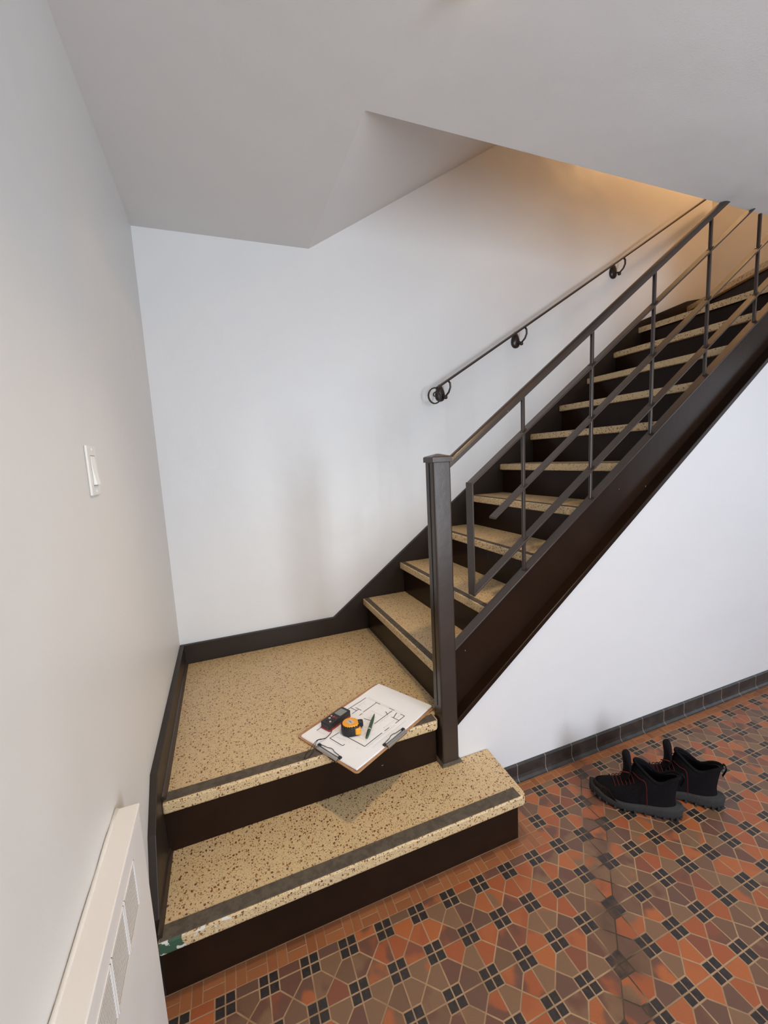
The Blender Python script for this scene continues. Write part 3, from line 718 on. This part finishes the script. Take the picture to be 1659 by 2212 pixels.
def make_shoe(label, loc, ang, mirror=1, group='pair of black high-top shoes'):
    root = thing('high_top_shoe', label, 'shoe', loc, ang, group); root.scale = (1.0, 1.08, 1.36)
    L = 0.300
    def xf(z):   # front limit of the upper at height z
        K = [(0.020, 0.004), (0.035, 0.006), (0.048, 0.020), (0.056, 0.045), (0.064, 0.078), (0.074, 0.106), (0.090, 0.128), (0.110, 0.142), (0.135, 0.152)]
        for (a, b), (c, d) in zip(K, K[1:]):
            if z <= c: return b+(d-b)*(z-a)/(c-a)
        return K[-1][1]
    zs = [0.020, 0.030, 0.040, 0.048, 0.054, 0.060, 0.068, 0.080, 0.094, 0.108, 0.120]
    R = []
    for i, z in enumerate(zs):
        f = i/(len(zs)-1)
        x0 = xf(z); heel = L-0.012-0.010*math.sin(f*3.1)+0.004*f
        w = 0.046-0.010*f
        o = outline(heel, w, x0)
        ring = []
        for (x, y) in o:
            t = (x-x0)/(heel-x0)
            zz = z
            if i >= 8:      # collar dips behind the ankle bone and rises at the heel and front
                k = (i-7)/3
                zz = z + k*(0.014*math.exp(-((t-0.0)/0.20)**2) - 0.020*math.exp(-((t-0.55)/0.22)**2) + 0.002*math.exp(-((t-1.0)/0.12)**2))
            ring.append((x, y*mirror, zz))
        R.append(ring)
    m = MB(); m.rings(R, cap0=True, cap1=False)
    up = m.build('upper', M_suede, root, smooth=True, subsurf=1)
    up.data.materials.append(M_lining)
    so = up.modifiers.new('solid', 'SOLIDIFY'); so.thickness = 0.006; so.offset = -1; so.material_offset = 1
    up.modifiers.move(1, 0)
    # padded collar
    m = MB(); cr = [Vector((p[0]*1.0, p[1]*0.93, p[2]+0.001)) for p in R[-1]]; m.tube(cr+[cr[0]], 0.0048, 8, caps=False); m.build('collar_padding', M_suede, up, smooth=True)
    # toe guard
    m = MB(); G = []
    for z, g in ((0.019, 1.03), (0.030, 1.04), (0.041, 1.03), (0.047, 1.0)):
        x0 = xf(z)-0.003; o = outline(L-0.012, 0.0465*g, x0)
        o = [p for p in o if True]
        n2 = len(o)//2
        seq = [o[k] for k in range(0, 9)]; seq2 = [o[-k] for k in range(1, 9)]
        row = seq2[::-1]+seq
        lim = 0.085 - (z-0.02)*1.0
        G.append([(min(x, 0.005+lim), y*mirror, z+0.001) for x, y in row])
    V = [[m.bm.verts.new(p) for p in g] for g in G]
    for a, b in zip(V, V[1:]):
        for k in range(len(a)-1): m.bm.faces.new((a[k], a[k+1], b[k+1], b[k]))
    tg = m.build('toe_guard', M_toe, root, smooth=True)
    sm = tg.modifiers.new('solid', 'SOLIDIFY'); sm.thickness = 0.002; sm.offset = 1
    # sole, thicker at the heel, with lugs
    m = MB(); S = []
    def so_ring(z, g, heelx):
        o = outline(L+heelx, 0.049*g, -0.006)
        out = []
        for x, y in o:
            t = x/L
            rocker = 0.012*max(0, (0.25-t)/0.25)**2 + 0.004*max(0, (t-0.85)/0.15)**2
            top = 0.022+0.012*max(0, (t-0.35)/0.65) + 0.004*max(0, (0.15-t)/0.15)
            zz = rocker+(top-0.0)*z + 0.0025
            out.append((x, y*mirror, zz if z > 0 else rocker+0.0025))
        return out
    m.rings([so_ring(0, 0.93, 0.0), so_ring(0.3, 1.0, 0.004), so_ring(0.75, 1.02, 0.008), so_ring(1.0, 0.97, 0.002)])
    sl = m.build('sole', M_sole, root, smooth=True, bevel=0.0)
    m = MB(); o = outline(L, 0.046, 0.0, 56)
    for k, (x, y) in enumerate(o):
        if k % 2 == 0:
            t = x/L; rk = 0.012*max(0, (0.25-t)/0.25)**2 + 0.004*max(0, (t-0.85)/0.15)**2
            m.box(x-0.0034, x+0.0034, y*mirror-0.006, y*mirror+0.0055, rk, rk+0.009)
    m.build('tread_lugs', M_sole, sl, bevel=0.001)
    # tongue: padded, standing up and leaning forward
    m = MB(); T_ = []
    for (x, z, w, th) in ((0.088, 0.060, 0.015, 0.004), (0.112, 0.080, 0.024, 0.008), (0.122, 0.100, 0.032, 0.012), (0.124, 0.122, 0.037, 0.015), (0.120, 0.140, 0.036, 0.015), (0.115, 0.152, 0.027, 0.012), (0.113, 0.156, 0.012, 0.006)):
        ring = []
        for k in range(14):
            a = 2*math.pi*k/14; ring.append((x+th*math.cos(a)+0.008*(math.sin(a)**2), w*math.sin(a), z))
        T_.append(ring)
    m.rings(T_); m.build('tongue', M_suede, root, smooth=True, subsurf=1)
    # laces
    def vamp(x): # height of the upper ridge
        K = [(0.06, 0.061), (0.08, 0.066), (0.106, 0.076), (0.128, 0.092), (0.142, 0.112)]
        for (a, b), (c, d) in zip(K, K[1:]):
            if x <= c: return b+(d-b)*(x-a)/(c-a)
        return K[-1][1]
    m = MB()
    xs = [0.074, 0.086, 0.098, 0.110, 0.121, 0.131]
    for i, x in enumerate(xs):
        zt = vamp(x)+0.006
        for sg in (1, -1):
            pth = [(x+0.022, sg*0.034, zt-0.030-0.001*i), (x+0.012, sg*0.027, zt-0.012), (x+0.004, sg*0.014, zt-0.001), (x-0.002, 0, zt+0.003)]
            m.tube(smooth_path(pth, 3), 0.0012, 6)
    la = m.build('laces', M_lace, root, smooth=True)
    m = MB()
    sd = -1*mirror if False else 1
    for sg in (1, -1):
        pth = [(0.138, sg*0.020, 0.112), (0.160, sg*0.036, 0.106), (0.178, sg*0.043, 0.104), (0.184, sg*0.046, 0.088), (0.186, sg*0.049, 0.060), (0.188, sg*0.0505, 0.036)]
        m.tube(smooth_path(pth, 4), 0.0012, 6)
    m.tube(smooth_path([(0.112, -0.012, 0.100), (0.100, -0.03, 0.108), (0.118, -0.042, 0.118), (0.130, -0.03, 0.11)], 4), 0.0016, 6)
    m.build('loose_lace_end', M_lace, la, smooth=True)
    # heel pull tab
    m = MB(); m.tube(smooth_path([(L-0.016, 0, 0.116), (L-0.004, 0, 0.130), (L+0.004, 0, 0.118), (L-0.006, 0, 0.096)], 4), 0.0025, 6, sq=(3.0, 0.7)); m.build('pull_tab', M_suede, root, smooth=True)
    return root
def shoe_at(label, toe, heel, mirror):
    d = Vector(heel)-Vector(toe)
    make_shoe(label, (toe[0], toe[1], 0.0), math.atan2(d.y, d.x), mirror)
shoe_at('black high-top shoe with red laces, nearer the stairs, in front of its pair', (1.546, -1.164), (1.748, -1.396), 1)
shoe_at('black high-top shoe standing behind its pair, nearer the wall', (1.745, -1.182), (1.926, -1.424), -1)

# ------------------------------------------------------------------ lamps (outside the frame)
M_glow = NT('lit opal glass', 0.3); M_glow.color((0.9, 0.85, 0.75)); M_glow.b.inputs['Emission Color'].default_value = (1.0, 0.75, 0.45, 1); M_glow.b.inputs['Emission Strength'].default_value = 6.0
L1 = thing('ceiling_lamp', 'round ceiling lamp base with bare warm bulb above the first step', 'lamp', (0.93, -1.38, H))
m = MB(); m.lathe([(0.05, 0.0), (0.05, -0.012), (0.03, -0.022), (0.018, -0.030)], n=24); m.build('lamp_base', M_white, L1, smooth=False)
m = MB(); m.lathe([(0.016, -0.030), (0.022, -0.034), (0.024, -0.040), (0.018, -0.046), (0.004, -0.048)], n=20); m.build('lit_bulb', M_glow.m, L1, smooth=True)
L2 = thing('upstairs_lamp', 'warm bulb lamp hanging in the upper stairwell', 'lamp', (3.80, -0.60, 4.75))
m = MB(); m.tube([(0, 0, 0), (0, 0, -0.58)], 0.006, 8); m.build('lamp_stem', M_brown, L2)
